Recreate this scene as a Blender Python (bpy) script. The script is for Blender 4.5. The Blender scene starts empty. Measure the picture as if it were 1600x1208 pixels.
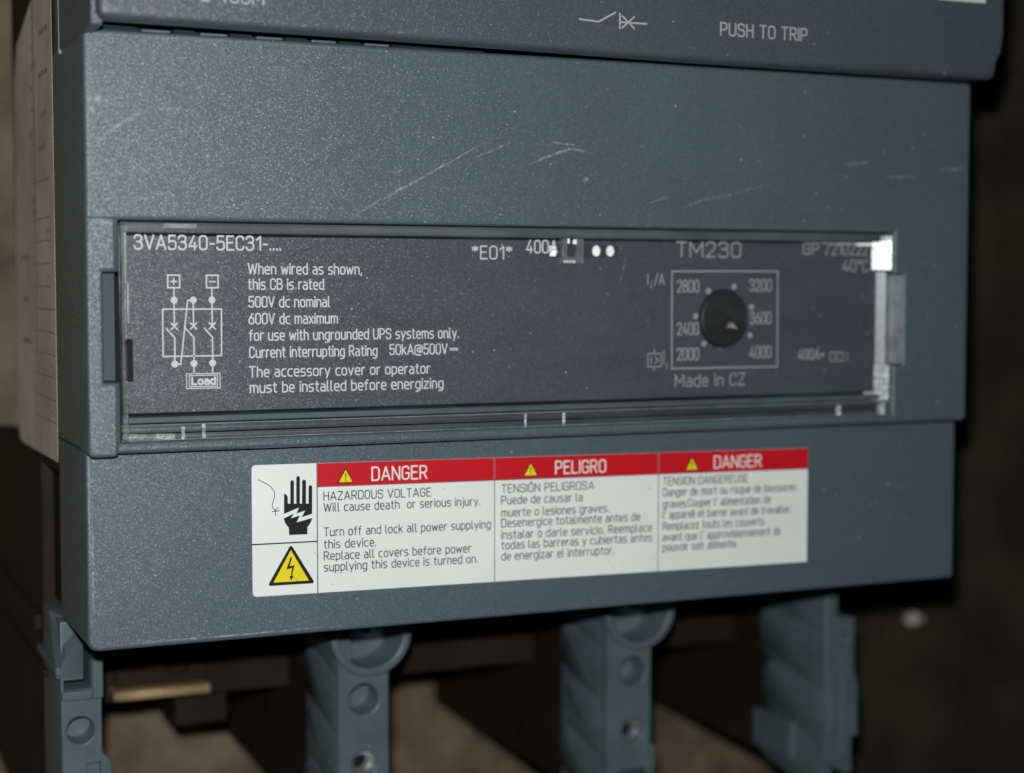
import bpy, bmesh, math, random
from mathutils import Vector, Matrix
from mathutils.geometry import tessellate_polygon
random.seed(7)
SC = bpy.context.scene
COL = SC.collection

# ------------------------------------------------------------------ frame
# measurements are millimetres on the breaker: x = across its face, d = depth behind the
# collar face, z = up its face.  The breaker lies on its back: world X = x, Y = z, Z = up.
FLOOR = 112.0
def W(x, d, z): return Vector((x, z, FLOOR - d)) * 0.001
def WV(x, d, z): return Vector((x, z, -d))

# ------------------------------------------------------------------ camera
CAM = (-35.85, -213.36, 21.17)
YAW, PITCH = math.radians(23.86), math.radians(3.39)
fw0 = Vector((math.sin(YAW), math.cos(YAW), 0)); up0 = Vector((0, 0, 1))
rt = Vector((math.cos(YAW), -math.sin(YAW), 0))
fw = math.cos(PITCH) * fw0 - math.sin(PITCH) * up0
up = math.sin(PITCH) * fw0 + math.cos(PITCH) * up0
cd = bpy.data.cameras.new('camera'); cam = bpy.data.objects.new('camera', cd); COL.objects.link(cam)
cd.sensor_width = 36.0; cd.lens = 36.0 * 2600 / 1600
R3 = Matrix((WV(*rt), WV(*up), -WV(*fw))).transposed()
cam.matrix_world = Matrix.Translation(W(*CAM)) @ R3.to_4x4()
cd.clip_start = 0.01; cd.clip_end = 20.0
cd.dof.use_dof = True; cd.dof.focus_distance = 0.223; cd.dof.aperture_fstop = 13.5
SC.camera = cam

# ------------------------------------------------------------------ light: the phone's own flash in a dim room
wd = bpy.data.worlds.new('World'); SC.world = wd; wd.use_nodes = True
wd.node_tree.nodes['Background'].inputs[0].default_value = (0.9, 0.95, 1.0, 1)
wd.node_tree.nodes['Background'].inputs[1].default_value = 0.006
fl = bpy.data.lights.new('phone_flash', 'POINT'); fl.energy = 2.08; fl.shadow_soft_size = 0.0022
fl.color = (0.97, 1.0, 0.985)
flo = bpy.data.objects.new('phone_flash', fl); COL.objects.link(flo)
flo.location = W(*(Vector(CAM) + up * 14 - rt * 3))
SC.view_settings.view_transform = 'Standard'; SC.view_settings.look = 'None'
SC.view_settings.exposure = 0.0; SC.view_settings.gamma = 1.0

# ------------------------------------------------------------------ materials
def newmat(name):
    m = bpy.data.materials.new(name); m.use_nodes = True
    nt = m.node_tree; b = nt.nodes['Principled BSDF']
    return m, nt, b
def nd(nt, t, **kw):
    n = nt.nodes.new(t)
    for k, v in kw.items():
        if k in n.inputs: n.inputs[k].default_value = v
        else: setattr(n, k, v)
    return n
def ramp(nt, src, p0, p1, c0=(0,0,0,1), c1=(1,1,1,1)):
    r = nt.nodes.new('ShaderNodeValToRGB'); nt.links.new(src, r.inputs[0])
    r.color_ramp.elements[0].position = p0; r.color_ramp.elements[1].position = p1
    r.color_ramp.elements[0].color = c0; r.color_ramp.elements[1].color = c1
    return r.outputs[0]
def mixc(nt, fac, a, b):
    m = nt.nodes.new('ShaderNodeMix'); m.data_type = 'RGBA'
    L = nt.links
    for sock, v in ((m.inputs[0], fac), (m.inputs[6], a), (m.inputs[7], b)):
        if hasattr(v, 'is_linked'): L.new(v, sock)
        else: sock.default_value = v if not isinstance(v, tuple) else (*v, 1) if len(v) == 3 else v
    return m.outputs[2]
def surface(name, col, rough=0.5, grain=3500, bump=0.25, dist=0.00006, mottle=0.12, mscale=60,
            dust=0.0, spec=0.5, glint=0.0, sheen=0.0):
    m, nt, b = newmat(name); L = nt.links
    tc = nd(nt, 'ShaderNodeTexCoord').outputs['Object']
    n1 = nd(nt, 'ShaderNodeTexNoise', Scale=mscale, Detail=5.0, Roughness=0.6); L.new(tc, n1.inputs['Vector'])
    lo = tuple(c * (1 - mottle) for c in col); hi = tuple(min(1, c * (1 + mottle)) for c in col)
    c = mixc(nt, ramp(nt, n1.outputs[0], 0.3, 0.7), lo, hi)
    if dust:
        v = nd(nt, 'ShaderNodeTexVoronoi', Scale=900.0); L.new(tc, v.inputs['Vector'])
        near = ramp(nt, v.outputs['Distance'], 0.05, 0.14, (1,1,1,1), (0,0,0,1))
        sel = nd(nt, 'ShaderNodeSeparateColor'); L.new(v.outputs['Color'], sel.inputs[0])
        pick = ramp(nt, sel.outputs[0], 1 - dust, 1 - dust * 0.5)
        mm = nd(nt, 'ShaderNodeMath', operation='MULTIPLY'); L.new(near, mm.inputs[0]); L.new(pick, mm.inputs[1])
        c = mixc(nt, mm.outputs[0], c, (0.55, 0.57, 0.56))
    L.new(c, b.inputs['Base Color'])
    b.inputs['Roughness'].default_value = rough
    b.inputs['Specular IOR Level'].default_value = spec
    if sheen:
        b.inputs['Coat Weight'].default_value = sheen; b.inputs['Coat Roughness'].default_value = 0.56
    if glint:
        # spark-eroded mould texture: every tiny facet leans its own way
        vo = nd(nt, 'ShaderNodeTexVoronoi', Scale=float(grain)); L.new(tc, vo.inputs['Vector'])
        v1 = nd(nt, 'ShaderNodeVectorMath', operation='MULTIPLY_ADD'); L.new(vo.outputs['Color'], v1.inputs[0])
        v1.inputs[1].default_value = (2, 2, 2); v1.inputs[2].default_value = (-1, -1, -1)
        v2 = nd(nt, 'ShaderNodeVectorMath', operation='ABSOLUTE'); L.new(v1.outputs[0], v2.inputs[0])
        v3 = nd(nt, 'ShaderNodeVectorMath', operation='MULTIPLY'); L.new(v1.outputs[0], v3.inputs[0]); L.new(v2.outputs[0], v3.inputs[1])
        v4 = nd(nt, 'ShaderNodeVectorMath', operation='SCALE'); L.new(v3.outputs[0], v4.inputs[0]); v4.inputs['Scale'].default_value = glint
        ge = nd(nt, 'ShaderNodeNewGeometry')
        v5 = nd(nt, 'ShaderNodeVectorMath', operation='ADD'); L.new(ge.outputs['Normal'], v5.inputs[0]); L.new(v4.outputs[0], v5.inputs[1])
        v6 = nd(nt, 'ShaderNodeVectorMath', operation='NORMALIZE'); L.new(v5.outputs[0], v6.inputs[0])
        L.new(v6.outputs[0], b.inputs['Normal'])
    if bump:
        n2 = nd(nt, 'ShaderNodeTexNoise', Scale=float(grain), Detail=2.0, Roughness=0.5); L.new(tc, n2.inputs['Vector'])
        bp = nd(nt, 'ShaderNodeBump', Strength=bump, Distance=dist); L.new(n2.outputs[0], bp.inputs['Height'])
        if glint: L.new(v6.outputs[0], bp.inputs['Normal'])
        L.new(bp.outputs[0], b.inputs['Normal'])
    return m
def plain(name, col, rough=0.5, spec=0.4, metal=0.0):
    m, nt, b = newmat(name)
    b.inputs['Base Color'].default_value = (*col, 1); b.inputs['Roughness'].default_value = rough
    b.inputs['Specular IOR Level'].default_value = spec; b.inputs['Metallic'].default_value = metal
    return m
def clear(name, rough, tint=0.95, gain=1.0, bump=0.0, haze=0.0):
    m, nt, b = newmat(name); L = nt.links; nt.nodes.remove(b)
    out = nt.nodes['Material Output']
    tr = nd(nt, 'ShaderNodeBsdfTransparent'); tr.inputs[0].default_value = (tint, tint, tint, 1)
    gl = nd(nt, 'ShaderNodeBsdfGlossy', Roughness=rough)
    fr = nd(nt, 'ShaderNodeFresnel')
    geo = nd(nt, 'ShaderNodeNewGeometry')           # thin plastic: the far face reflects like the near one
    ior = nd(nt, 'ShaderNodeMapRange'); L.new(geo.outputs['Backfacing'], ior.inputs[0])
    ior.inputs[3].default_value = 1.5; ior.inputs[4].default_value = 1 / 1.5
    L.new(ior.outputs[0], fr.inputs['IOR'])
    mu = nd(nt, 'ShaderNodeMath', operation='MULTIPLY'); mu.inputs[1].default_value = gain; mu.use_clamp = True
    L.new(fr.outputs[0], mu.inputs[0])
    mx = nd(nt, 'ShaderNodeMixShader'); L.new(mu.outputs[0], mx.inputs[0])
    L.new(tr.outputs[0], mx.inputs[1]); L.new(gl.outputs[0], mx.inputs[2]); L.new(mx.outputs[0], out.inputs[0])
    if haze:                                        # dusty rubs, plus a pale sheen painted into the plastic
        tc = nd(nt, 'ShaderNodeTexCoord').outputs['Object']
        mp = nd(nt, 'ShaderNodeMapping'); mp.inputs['Rotation'].default_value = (0, 0, 0.5); mp.inputs['Scale'].default_value = (1, 3.0, 1); L.new(tc, mp.inputs[0])
        hz = nd(nt, 'ShaderNodeTexNoise', Scale=55.0, Detail=6.0, Roughness=0.65); L.new(mp.outputs[0], hz.inputs['Vector'])
        hr = nd(nt, 'ShaderNodeMapRange'); L.new(hz.outputs[0], hr.inputs[0])
        hr.inputs[1].default_value = 0.35; hr.inputs[2].default_value = 0.75; hr.inputs[3].default_value = haze * 0.4; hr.inputs[4].default_value = haze * 1.8
        df = nd(nt, 'ShaderNodeBsdfDiffuse'); df.inputs[0].default_value = (.6, .63, .68, 1)
        m2 = nd(nt, 'ShaderNodeMixShader'); L.new(hr.outputs[0], m2.inputs[0]); L.new(mx.outputs[0], m2.inputs[1]); L.new(df.outputs[0], m2.inputs[2])
        L.new(m2.outputs[0], out.inputs[0])
    if bump:
        tc = nd(nt, 'ShaderNodeTexCoord').outputs['Object']
        n2 = nd(nt, 'ShaderNodeTexNoise', Scale=900.0, Detail=2.0); L.new(tc, n2.inputs['Vector'])
        bp = nd(nt, 'ShaderNodeBump', Strength=bump, Distance=0.0002); L.new(n2.outputs[0], bp.inputs['Height'])
        L.new(bp.outputs[0], gl.inputs['Normal']); 
    return m
def scuffmat(name, col, dens):
    m, nt, b = newmat(name); L = nt.links
    out = nt.nodes['Material Output']
    b.inputs['Base Color'].default_value = (*col, 1); b.inputs['Roughness'].default_value = 0.6
    at = nd(nt, 'ShaderNodeAttribute', attribute_name='fade')
    tc = nd(nt, 'ShaderNodeTexCoord').outputs['Object']
    n = nd(nt, 'ShaderNodeTexNoise', Scale=1600.0, Detail=3.0); L.new(tc, n.inputs['Vector'])
    r = ramp(nt, n.outputs[0], 0.32, 0.68)
    mu = nd(nt, 'ShaderNodeMath', operation='MULTIPLY'); L.new(at.outputs['Fac'], mu.inputs[0]); L.new(r, mu.inputs[1])
    m2 = nd(nt, 'ShaderNodeMath', operation='MULTIPLY'); L.new(mu.outputs[0], m2.inputs[0]); m2.inputs[1].default_value = dens; m2.use_clamp = True
    tr = nd(nt, 'ShaderNodeBsdfTransparent')
    mx = nd(nt, 'ShaderNodeMixShader'); L.new(m2.outputs[0], mx.inputs[0]); L.new(tr.outputs[0], mx.inputs[1]); L.new(b.outputs[0], mx.inputs[2])
    L.new(mx.outputs[0], out.inputs[0])
    return m
GREY  = surface('blue_grey_textured_plastic', (0.072, 0.103, 0.118), sheen=0.7, rough=0.43, grain=7000, bump=0.3, dist=0.00006, dust=0.10, mottle=0.06, mscale=35, glint=0.26)
GREY2 = surface('blue_grey_finer_plastic', (0.071, 0.102, 0.119), sheen=0.4, rough=0.45, grain=7400, bump=0.3, dist=0.00005, dust=0.08, mottle=0.06, mscale=35, glint=0.20)
LEGP  = surface('blue_grey_smooth_plastic', (0.086, 0.117, 0.131), rough=0.42, grain=1800, bump=0.25, dist=0.0001, mottle=0.16, mscale=150, dust=0.04)
PANEL = surface('slate_panel_plastic', (0.061, 0.070, 0.090), sheen=0.65, rough=0.43, grain=7000, bump=0.3, dist=0.00006, dust=0.11, mottle=0.06, mscale=35, glint=0.25)
BROWN = surface('dark_brown_thermoset', (0.017, 0.011, 0.008), rough=0.7, spec=0.2, grain=700, bump=0.3, dist=0.0002, mottle=0.35, mscale=90)
DARK  = plain('cavity_shade_black', (0.008, 0.010, 0.012), 0.7, 0.2)  # near-black, puts the shade of cavities, slots and gaps into colour
GRIP  = surface('dark_grip_and_shade', (0.030, 0.045, 0.053), rough=0.6, grain=3200, bump=0.3, dist=0.00008)  # dark grip plastic, reused as painted shade on joint tabs and recesses
INK   = plain('white_print', (0.74, 0.75, 0.76), 0.6, 0.2)
INKD  = plain('greyish_white_print', (0.36, 0.37, 0.38), 0.6, 0.2)
BLACK = plain('black_print', (0.012, 0.012, 0.013), 0.5, 0.3)
GREYP = plain('thin_dark_print', (0.03, 0.032, 0.035), 0.6, 0.2)
WHITE = surface('white_vinyl_label', (0.81, 0.83, 0.81), rough=0.38, grain=300, bump=0.05, mottle=0.035, mscale=90, dust=0.0)
RED   = surface('red_vinyl_print', (0.58, 0.008, 0.016), rough=0.4, grain=300, bump=0.03, mottle=0.05, dust=0.05)
YELL  = plain('yellow_print', (0.84, 0.68, 0.015), 0.45, 0.3)
PAPER = surface('aged_paper_label', (0.78, 0.71, 0.61), rough=0.5, grain=110, bump=0.35, dist=0.0006, mottle=0.24, mscale=55)
PAPERP= plain('faded_paper_print', (0.32, 0.29, 0.25), 0.6, 0.2)
CLEAR = clear('clear_polycarbonate_sheet', 0.05, 0.985, haze=0.012)
RAIL  = clear('clear_polycarbonate_rail', 0.28, 0.92, 1.6, 0.3, haze=0.05)
POL   = clear('polished_clear_facet', 0.30, 0.85, 3.0, 0.45, haze=0.1)
END   = clear('rounded_clear_end_wall', 0.36, 0.85, 1.1, 0.12, haze=0.22)
HRAIL = clear('glossy_hinge_rail', 0.36, 0.88, 3.0, 0.3, haze=0.03)
MILK  = clear('milky_clear_clip', 0.3, 0.85, 1.5, 0.2, haze=0.20)
POL2  = clear('moulded_clear_facet', 0.33, 0.85, 1.9, 0.35, haze=0.05)
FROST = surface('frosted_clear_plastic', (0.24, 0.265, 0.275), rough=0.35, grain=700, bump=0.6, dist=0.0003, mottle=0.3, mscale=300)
KNOB  = surface('black_dial_plastic', (0.010, 0.010, 0.010), rough=0.5, grain=2500, bump=0.2, mottle=0.2)
BRASS = surface('tarnished_brass', (0.34, 0.24, 0.11), rough=0.5, grain=500, bump=0.3, dist=0.0002, mottle=0.5, mscale=120)
STEEL = plain('zinc_screw', (0.55, 0.56, 0.56), 0.35, 0.5, 0.9)
SCUFF = scuffmat('pale_scuff', (0.52, 0.57, 0.59), 0.85)
FAINT = scuffmat('faint_scuff', (0.46, 0.50, 0.51), 0.55)
GRIME = scuffmat('faint_grime', (0.16, 0.15, 0.13), 0.30)
SCRAT = scuffmat('dark_scratch', (0.02, 0.022, 0.028), 0.8)

# ------------------------------------------------------------------ mesh helpers
ORG = W(69, 110, 0)            # base of the breaker on the box lid
def link(name, me, mat, parent, org=ORG, label=None):
    o = bpy.data.objects.new(name, me); COL.objects.link(o)
    if mat is not None: me.materials.append(mat)
    o.parent = parent
    if label: o['label'] = label
    return o
def mesh(name, vs, fs, mat, parent, smooth=None, org=ORG, label=None, flat=None):
    me = bpy.data.meshes.new(name)
    me.from_pydata([W(*v) - org for v in vs], [], fs); 
    if smooth:
        me.polygons.foreach_set('use_smooth', [True] * len(me.polygons))
        if flat:
            for i in flat: me.polygons[i].use_smooth = False
        me.set_sharp_from_angle(angle=math.radians(smooth))
    me.update()
    return link(name, me, mat, parent, org, label)
def recalc(o):
    bm = bmesh.new(); bm.from_mesh(o.data); bmesh.ops.recalc_face_normals(bm, faces=bm.faces); bm.to_mesh(o.data); bm.free()
def box(name, x0, x1, d0, d1, z0, z1, mat, parent, bev=0.0, seg=2, org=ORG, label=None):
    bm = bmesh.new()
    bmesh.ops.create_cube(bm, size=1.0)
    for v in bm.verts:
        v.co = W(x0 + (v.co.x + .5) * (x1 - x0), d0 + (v.co.y + .5) * (d1 - d0), z0 + (v.co.z + .5) * (z1 - z0)) - org
    bmesh.ops.recalc_face_normals(bm, faces=bm.faces)
    if bev: bmesh.ops.bevel(bm, geom=bm.edges[:], offset=bev * .001, segments=seg, profile=0.5, affect='EDGES', clamp_overlap=True)
    me = bpy.data.meshes.new(name); bm.to_mesh(me); bm.free()
    return link(name, me, mat, parent, org, label)
def area(p): return sum(p[i-1][0] * p[i][1] - p[i][0] * p[i-1][1] for i in range(len(p))) / 2
def inset(p, o):
    """offset a CCW outline inwards by o (a CW hole outwards into the material)"""
    n = len(p); out = []
    for i in range(n):
        a, b, c = Vector(p[i-1]), Vector(p[i]), Vector(p[(i+1) % n])
        e1 = (b - a).normalized(); e2 = (c - b).normalized()
        n1 = Vector((-e1.y, e1.x)); n2 = Vector((-e2.y, e2.x))
        m = n1 + n2; k = m.length_squared
        m = m * (2 / k) if k > 1e-6 else n1
        if m.length > 2: m = m.normalized() * 2
        out.append(tuple(b + m * o))
    return out
def plate(name, outline, holes, d0, d1, mat, parent, bev=0.4, seg=3, label=None, org=ORG, back=True):
    """slab cut to an outline in the x-z plane, front at depth d0, with rounded front edges"""
    loops = [outline if area(outline) > 0 else outline[::-1]] + [h if area(h) < 0 else h[::-1] for h in holes]
    vs = []; fs = []; flat = []
    rings = [(bev * (1 - math.sin(math.pi / 2 * k / seg)), d0 + bev * (1 - math.cos(math.pi / 2 * k / seg))) for k in range(seg + 1)] if bev else [(0, d0)]
    rings.append((0, d1))
    cap_idx = []; back_idx = []; capl = []
    for lp in loops:
        first = len(vs); n = len(lp)
        for j, (o, d) in enumerate(rings):
            q = inset(lp, o) if o > 1e-9 else lp
            if j == 0: capl.append(q)
            vs += [(a, d, b) for a, b in q]
        for j in range(len(rings) - 1):
            for i in range(n):
                a = first + j * n + i; b = first + j * n + (i + 1) % n
                fs.append((a, a + n, b + n, b))
        cap_idx += [first + i for i in range(n)]
        back_idx += [first + (len(rings) - 1) * n + i for i in range(n)]
    tris = tessellate_polygon([[Vector((a, b, 0)) for a, b in q] for q in capl])
    ns = len(fs)
    for t in tris:
        fs.append(tuple(cap_idx[i] for i in t))
        if back: fs.append(tuple(back_idx[i] for i in t[::-1]))
    o = mesh(name, vs, fs, mat, parent, None, org, label)
    bm = bmesh.new(); bm.from_mesh(o.data)
    bmesh.ops.recalc_face_normals(bm, faces=bm.faces)
    bm.to_mesh(o.data); bm.free()
    me = o.data
    me.set_sharp_from_angle(angle=math.radians(40))
    me.polygons.foreach_set('use_smooth', [i < ns for i in range(len(me.polygons))])
    return o
def arc(cx, cz, r, a0, a1, n):
    return [(cx + r * math.cos(math.radians(a0 + (a1 - a0) * i / n)), cz + r * math.sin(math.radians(a0 + (a1 - a0) * i / n))) for i in range(n + 1)]
def circ(cx, cz, r, n=28): return arc(cx, cz, r, 0, 360, n)[:-1]
def rrect(x0, x1, z0, z1, r, n=5):
    return arc(x1 - r, z1 - r, r, 0, 90, n) + arc(x0 + r, z1 - r, r, 90, 180, n) + arc(x0 + r, z0 + r, r, 180, 270, n) + arc(x1 - r, z0 + r, r, 270, 360, n)
def fillet(pts, rad, closed=False, n=5):
    """pts: (x, z, rounded) -> polyline with the flagged corners rounded"""
    out = []; m = len(pts)
    for i, p in enumerate(pts):
        if not p[2] or (not closed and i in (0, m - 1)): out.append((p[0], p[1])); continue
        a = Vector(pts[i-1][:2]); b = Vector(p[:2]); c = Vector(pts[(i+1) % m][:2])
        la, lc = (a - b).length, (c - b).length
        fa = 0.5 if pts[i-1][2] else 1.0; fc = 0.5 if pts[(i+1) % m][2] else 1.0
        t = min(rad, la * fa, lc * fc)
        p0 = b + (a - b).normalized() * t; p1 = b + (c - b).normalized() * t
        for k in range(n + 1):
            s = k / n; out.append(tuple((1-s)**2 * p0 + 2*s*(1-s) * b + s*s * p1))
    res = [out[0]]
    for q in out[1:]:
        if (Vector(q) - Vector(res[-1])).length > 1e-4: res.append(q)
    return res
def ribbon(vs, fs, pts, w, d, closed=False, cap=0.0, widths=None):
    n = len(pts)
    if closed and (Vector(pts[0]) - Vector(pts[-1])).length < 1e-4: pts = pts[:-1]; n -= 1
    base = len(vs)
    for i in range(n):
        b = Vector(pts[i])
        a = Vector(pts[i-1]) if (closed or i > 0) else None
        c = Vector(pts[(i+1) % n]) if (closed or i < n - 1) else None
        e1 = (b - a).normalized() if a is not None else None
        e2 = (c - b).normalized() if c is not None else None
        if e1 is None: e1 = e2; b = b - e2 * cap
        if e2 is None: e2 = e1; b = b + e1 * cap
        m = Vector((-e1.y - e2.y, e1.x + e2.x)); k = m.length_squared
        m = m * (2 / k) if k > 0.15 else Vector((-e1.y, e1.x))
        if m.length > 1.6: m = m.normalized() * 1.6
        h = (widths[i] if widths else w) / 2
        vs.append((b.x + m.x * h, d, b.y + m.y * h)); vs.append((b.x - m.x * h, d, b.y - m.y * h))
    for i in range(n if closed else n - 1):
        a = base + 2 * i; b = base + 2 * ((i + 1) % n)
        fs.append((a, a + 1, b + 1, b))
# ------------------------------------------------------------------ single-stroke lettering
G = {}
def g(ch, w, s): G[ch] = (w, s)
g('A', .54, '0,0 .27,1 .54,0|.1,.3 .44,.3'); g('B', .46, '0,0 0,1 .42,1* .42,.54* .1,.54|.0,.54 .46,.54* .46,0* 0,0')
g('C', .44, '.44,.76 .44,1* 0,1* 0,0* .44,0* .44,.24'); g('D', .47, '0,0 0,1 .47,1* .47,0* 0,0')
g('E', .40, '.4,1 0,1 0,0 .4,0|0,.53 .34,.53'); g('F', .38, '.38,1 0,1 0,0|0,.53 .32,.53')
g('G', .46, '.44,.8 .44,1* 0,1* 0,0* .46,0* .46,.48 .25,.48'); g('H', .46, '0,0 0,1|.46,0 .46,1|0,.53 .46,.53')
g('I', .0, '0,0 0,1'); g('J', .3, '.3,1 .3,0* 0,0'); g('L', .38, '0,1 0,0 .38,0'); g('M', .6, '0,0 0,1 .3,.3 .6,1 .6,0')
g('N', .48, '0,0 0,1 .48,0 .48,1'); g('O', .46, '0,1* .46,1* .46,0* 0,0* c'); g('P', .44, '0,0 0,1 .44,1* .44,.46* 0,.46')
g('R', .46, '0,0 0,1 .44,1* .44,.48* 0,.48|.22,.48 .46,0'); g('S', .45, '.44,.8 .44,1* 0,1* 0,.53* .45,.53* .45,0* 0,0* 0,.2')
g('T', .46, '0,1 .46,1|.23,1 .23,0'); g('U', .46, '0,1 0,0* .46,0* .46,1'); g('V', .5, '0,1 .25,0 .5,1')
g('W', .74, '0,1 .18,0 .37,.9 .56,0 .74,1'); g('Z', .44, '0,1 .44,1 0,0 .44,0'); g('K', .44, '0,0 0,1|.42,1 0,.42|.15,.6 .44,0')
g('0', .44, '0,1* .44,1* .44,0* 0,0* c'); g('1', .24, '0,.74 .24,1 .24,0'); g('2', .43, '0,.76 0,1* .42,1* .42,.58* 0,0 .43,0')
g('3', .44, '0,.8 0,1* .42,1* .42,.54* .14,.54|.2,.54 .44,.54* .44,0* 0,0* 0,.2'); g('4', .46, '.3,1 0,.24 .46,.24|.34,.5 .34,0')
g('5', .43, '.4,1 .04,1 .02,.52 .1,.6* .43,.6* .43,0* 0,0* 0,.18'); g('6', .44, '.32,1 .0,.4* .0,.3|0,.6* .44,.6* .44,0* 0,0* c')
g('8', .44, '.02,1* .42,1* .42,.54* .02,.54* c|0,.54* .44,.54* .44,0* 0,0* c')
g('a', .37, '.05,.7 .37,.7* .37,0|.37,.41 0,.41* 0,0* .37,0* .37,.2'); g('b', .39, '0,1 0,0|0,.7 .39,.7* .39,0* 0,0')
g('c', .35, '.35,.7 0,.7* 0,0* .35,0'); g('d', .39, '.39,1 .39,0|.39,.7 0,.7* 0,0* .39,0')
g('e', .38, '.36,0 0,0* 0,.7* .38,.7* .38,.35 0,.35'); g('f', .27, '.27,1 .1,1* .1,0|0,.68 .25,.68')
g('g', .39, '.39,.7 .39,-.26* .03,-.26|.39,.7 0,.7* 0,0* .39,0'); g('h', .38, '0,1 0,0|0,.7 .38,.7* .38,0')
g('i', .0, '0,.7 0,0|0,.88 0,1'); g('j', .1, '.1,.7 .1,-.26* -.04,-.26|.1,.88 .1,1'); g('k', .37, '0,1 0,0|.34,.7 0,.28|.13,.44 .37,0')
g('l', .12, '0,1 0,0* .12,0'); g('m', .62, '0,.7 0,0|0,.7 .31,.7* .31,0|.31,.7 .62,.7* .62,0'); g('n', .38, '0,.7 0,0|0,.7 .38,.7* .38,0')
g('o', .39, '0,.7* .39,.7* .39,0* 0,0* c'); g('p', .39, '0,.7 0,-.26|0,.7 .39,.7* .39,0* 0,0'); g('q', .39, '.39,.7 .39,-.26|.39,.7 0,.7* 0,0* .39,0')
g('r', .24, '0,.7 0,0|0,.4 0,.7* .24,.7'); g('s', .35, '.33,.7 0,.7* 0,.36* .35,.36* .35,0* .01,0')
g('t', .26, '.1,.95 .1,0* .26,0|0,.7 .25,.7'); g('u', .38, '0,.7 0,0* .38,0* .38,.3|.38,.7 .38,0'); g('v', .4, '0,.7 .2,0 .4,.7')
g('w', .58, '0,.7 .14,0 .29,.62 .44,0 .58,.7'); g('x', .36, '0,.7 .36,0|0,0 .36,.7'); g('y', .4, '0,.7 .2,.02|.4,.7 .12,-.26'); g('z', .36, '0,.7 .36,.7 0,0 .36,0')
g('.', .02, '0,0 0,.1'); g(',', .06, '.06,.1 0,-.14'); g('-', .26, '0,.42 .26,.42'); g('+', .4, '0,.45 .4,.45|.2,.2 .2,.7'); g('/', .34, '0,-.05 .34,1.05')
g('*', .34, '.17,1 .17,.6|0,.9 .34,.7|0,.7 .34,.9'); g('\u00b0', .2, '0,1* .2,1* .2,.76* 0,.76* c'); g('\'', .05, '0,.75 .06,1')
g('=', .36, '0,.55 .36,.55|0,.35 .36,.35'); g('@', .74, '.52,.62 .24,.62* .24,.22* .52,.22|.52,.68 .52,.2* .74,.2* .74,.9* 0,.9* 0,-.08* .6,-.08')
g('\u00d3', .46, '0,1* .46,1* .46,0* 0,0* c|.18,1.1 .3,1.24'); g('~', .4, '0,.55 .4,.55|0,.35 .1,.35|.15,.35 .25,.35|.3,.35 .4,.35')
def layout(txt, gap):
    x = 0; items = []
    for ch in txt:
        if ch == ' ': x += .34; continue
        w, s = G[ch]; items.append((x, s)); x += w + gap
    return items, x - gap
def lettering(txt, x0, z0, h, width, sw, d, mat, parent, rot=None, gap=.19, name='lettering', bold=False):
    """txt drawn from (x0, baseline z0), capital height h, squeezed to width; rot maps (x, z) in the plane"""
    items, nat = layout(txt, gap)
    kx = (width - sw) / nat if nat > 0 else h
    vs, fs = [], []; lay = 0
    for gx, s in items:
        for st in s.split('|'):
            toks = st.split(); closed = toks[-1] == 'c'
            if closed: toks = toks[:-1]
            pts = []
            for t in toks:
                rd = t.endswith('*'); a, b = t.rstrip('*').split(',')
                pts.append((x0 + sw / 2 + (gx + float(a)) * kx, z0 + sw / 2 + float(b) * (h - sw), rd))
            pl = fillet(pts, 0.24 * h, closed)
            if rot: pl = [rot(*q) for q in pl]
            segs = [pl]
            if not closed:                                   # break the stroke at its sharp corners
                segs = [[pl[0]]]
                for i in range(1, len(pl)):
                    segs[-1].append(pl[i])
                    if 0 < i < len(pl) - 1:
                        e1 = Vector(pl[i]) - Vector(pl[i-1]); e2 = Vector(pl[i+1]) - Vector(pl[i])
                        if e1.angle(e2) > 1.0: segs.append([pl[i]])
            for sg in segs:
                ribbon(vs, fs, sg, sw, d - 0.005 * (lay % 5), closed, 0 if closed else sw * .35); lay += 1
    return mesh(name, vs, fs, mat, parent)
def lines(name, strokes, sw, d, mat, parent, rot=None):
    vs, fs = [], []
    for i, (pts, closed) in enumerate(strokes):
        if rot: pts = [rot(*q) for q in pts]
        ribbon(vs, fs, pts, sw, d - 0.005 * (i % 5), closed, 0 if closed else sw * .3)
    return mesh(name, vs, fs, mat, parent)
def fillpoly(name, polys, d, mat, parent, rot=None):
    vs, fs = [], []
    for k, p in enumerate(polys):
        if rot: p = [rot(*q) for q in p]
        b = len(vs); vs += [(x, d - 0.004 * (k % 3), z) for x, z in p]
        for t in tessellate_polygon([[Vector((x, z, 0)) for x, z in p]]): fs.append(tuple(b + i for i in t))
    o = mesh(name, vs, fs, mat, parent); recalc_up(o); return o
def recalc_up(o):
    bm = bmesh.new(); bm.from_mesh(o.data); bm.normal_update()
    for f in bm.faces:
        if f.normal.z < 0: f.normal_flip()
    bm.to_mesh(o.data); bm.free()
def tube(name, cx, cz, r0, r1, d0, d1, mat, parent, n=40, bev=0.25):
    return plate(name, circ(cx, cz, r1, n), [circ(cx, cz, r0, n)], d0, d1, mat, parent, bev, 3)
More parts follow.
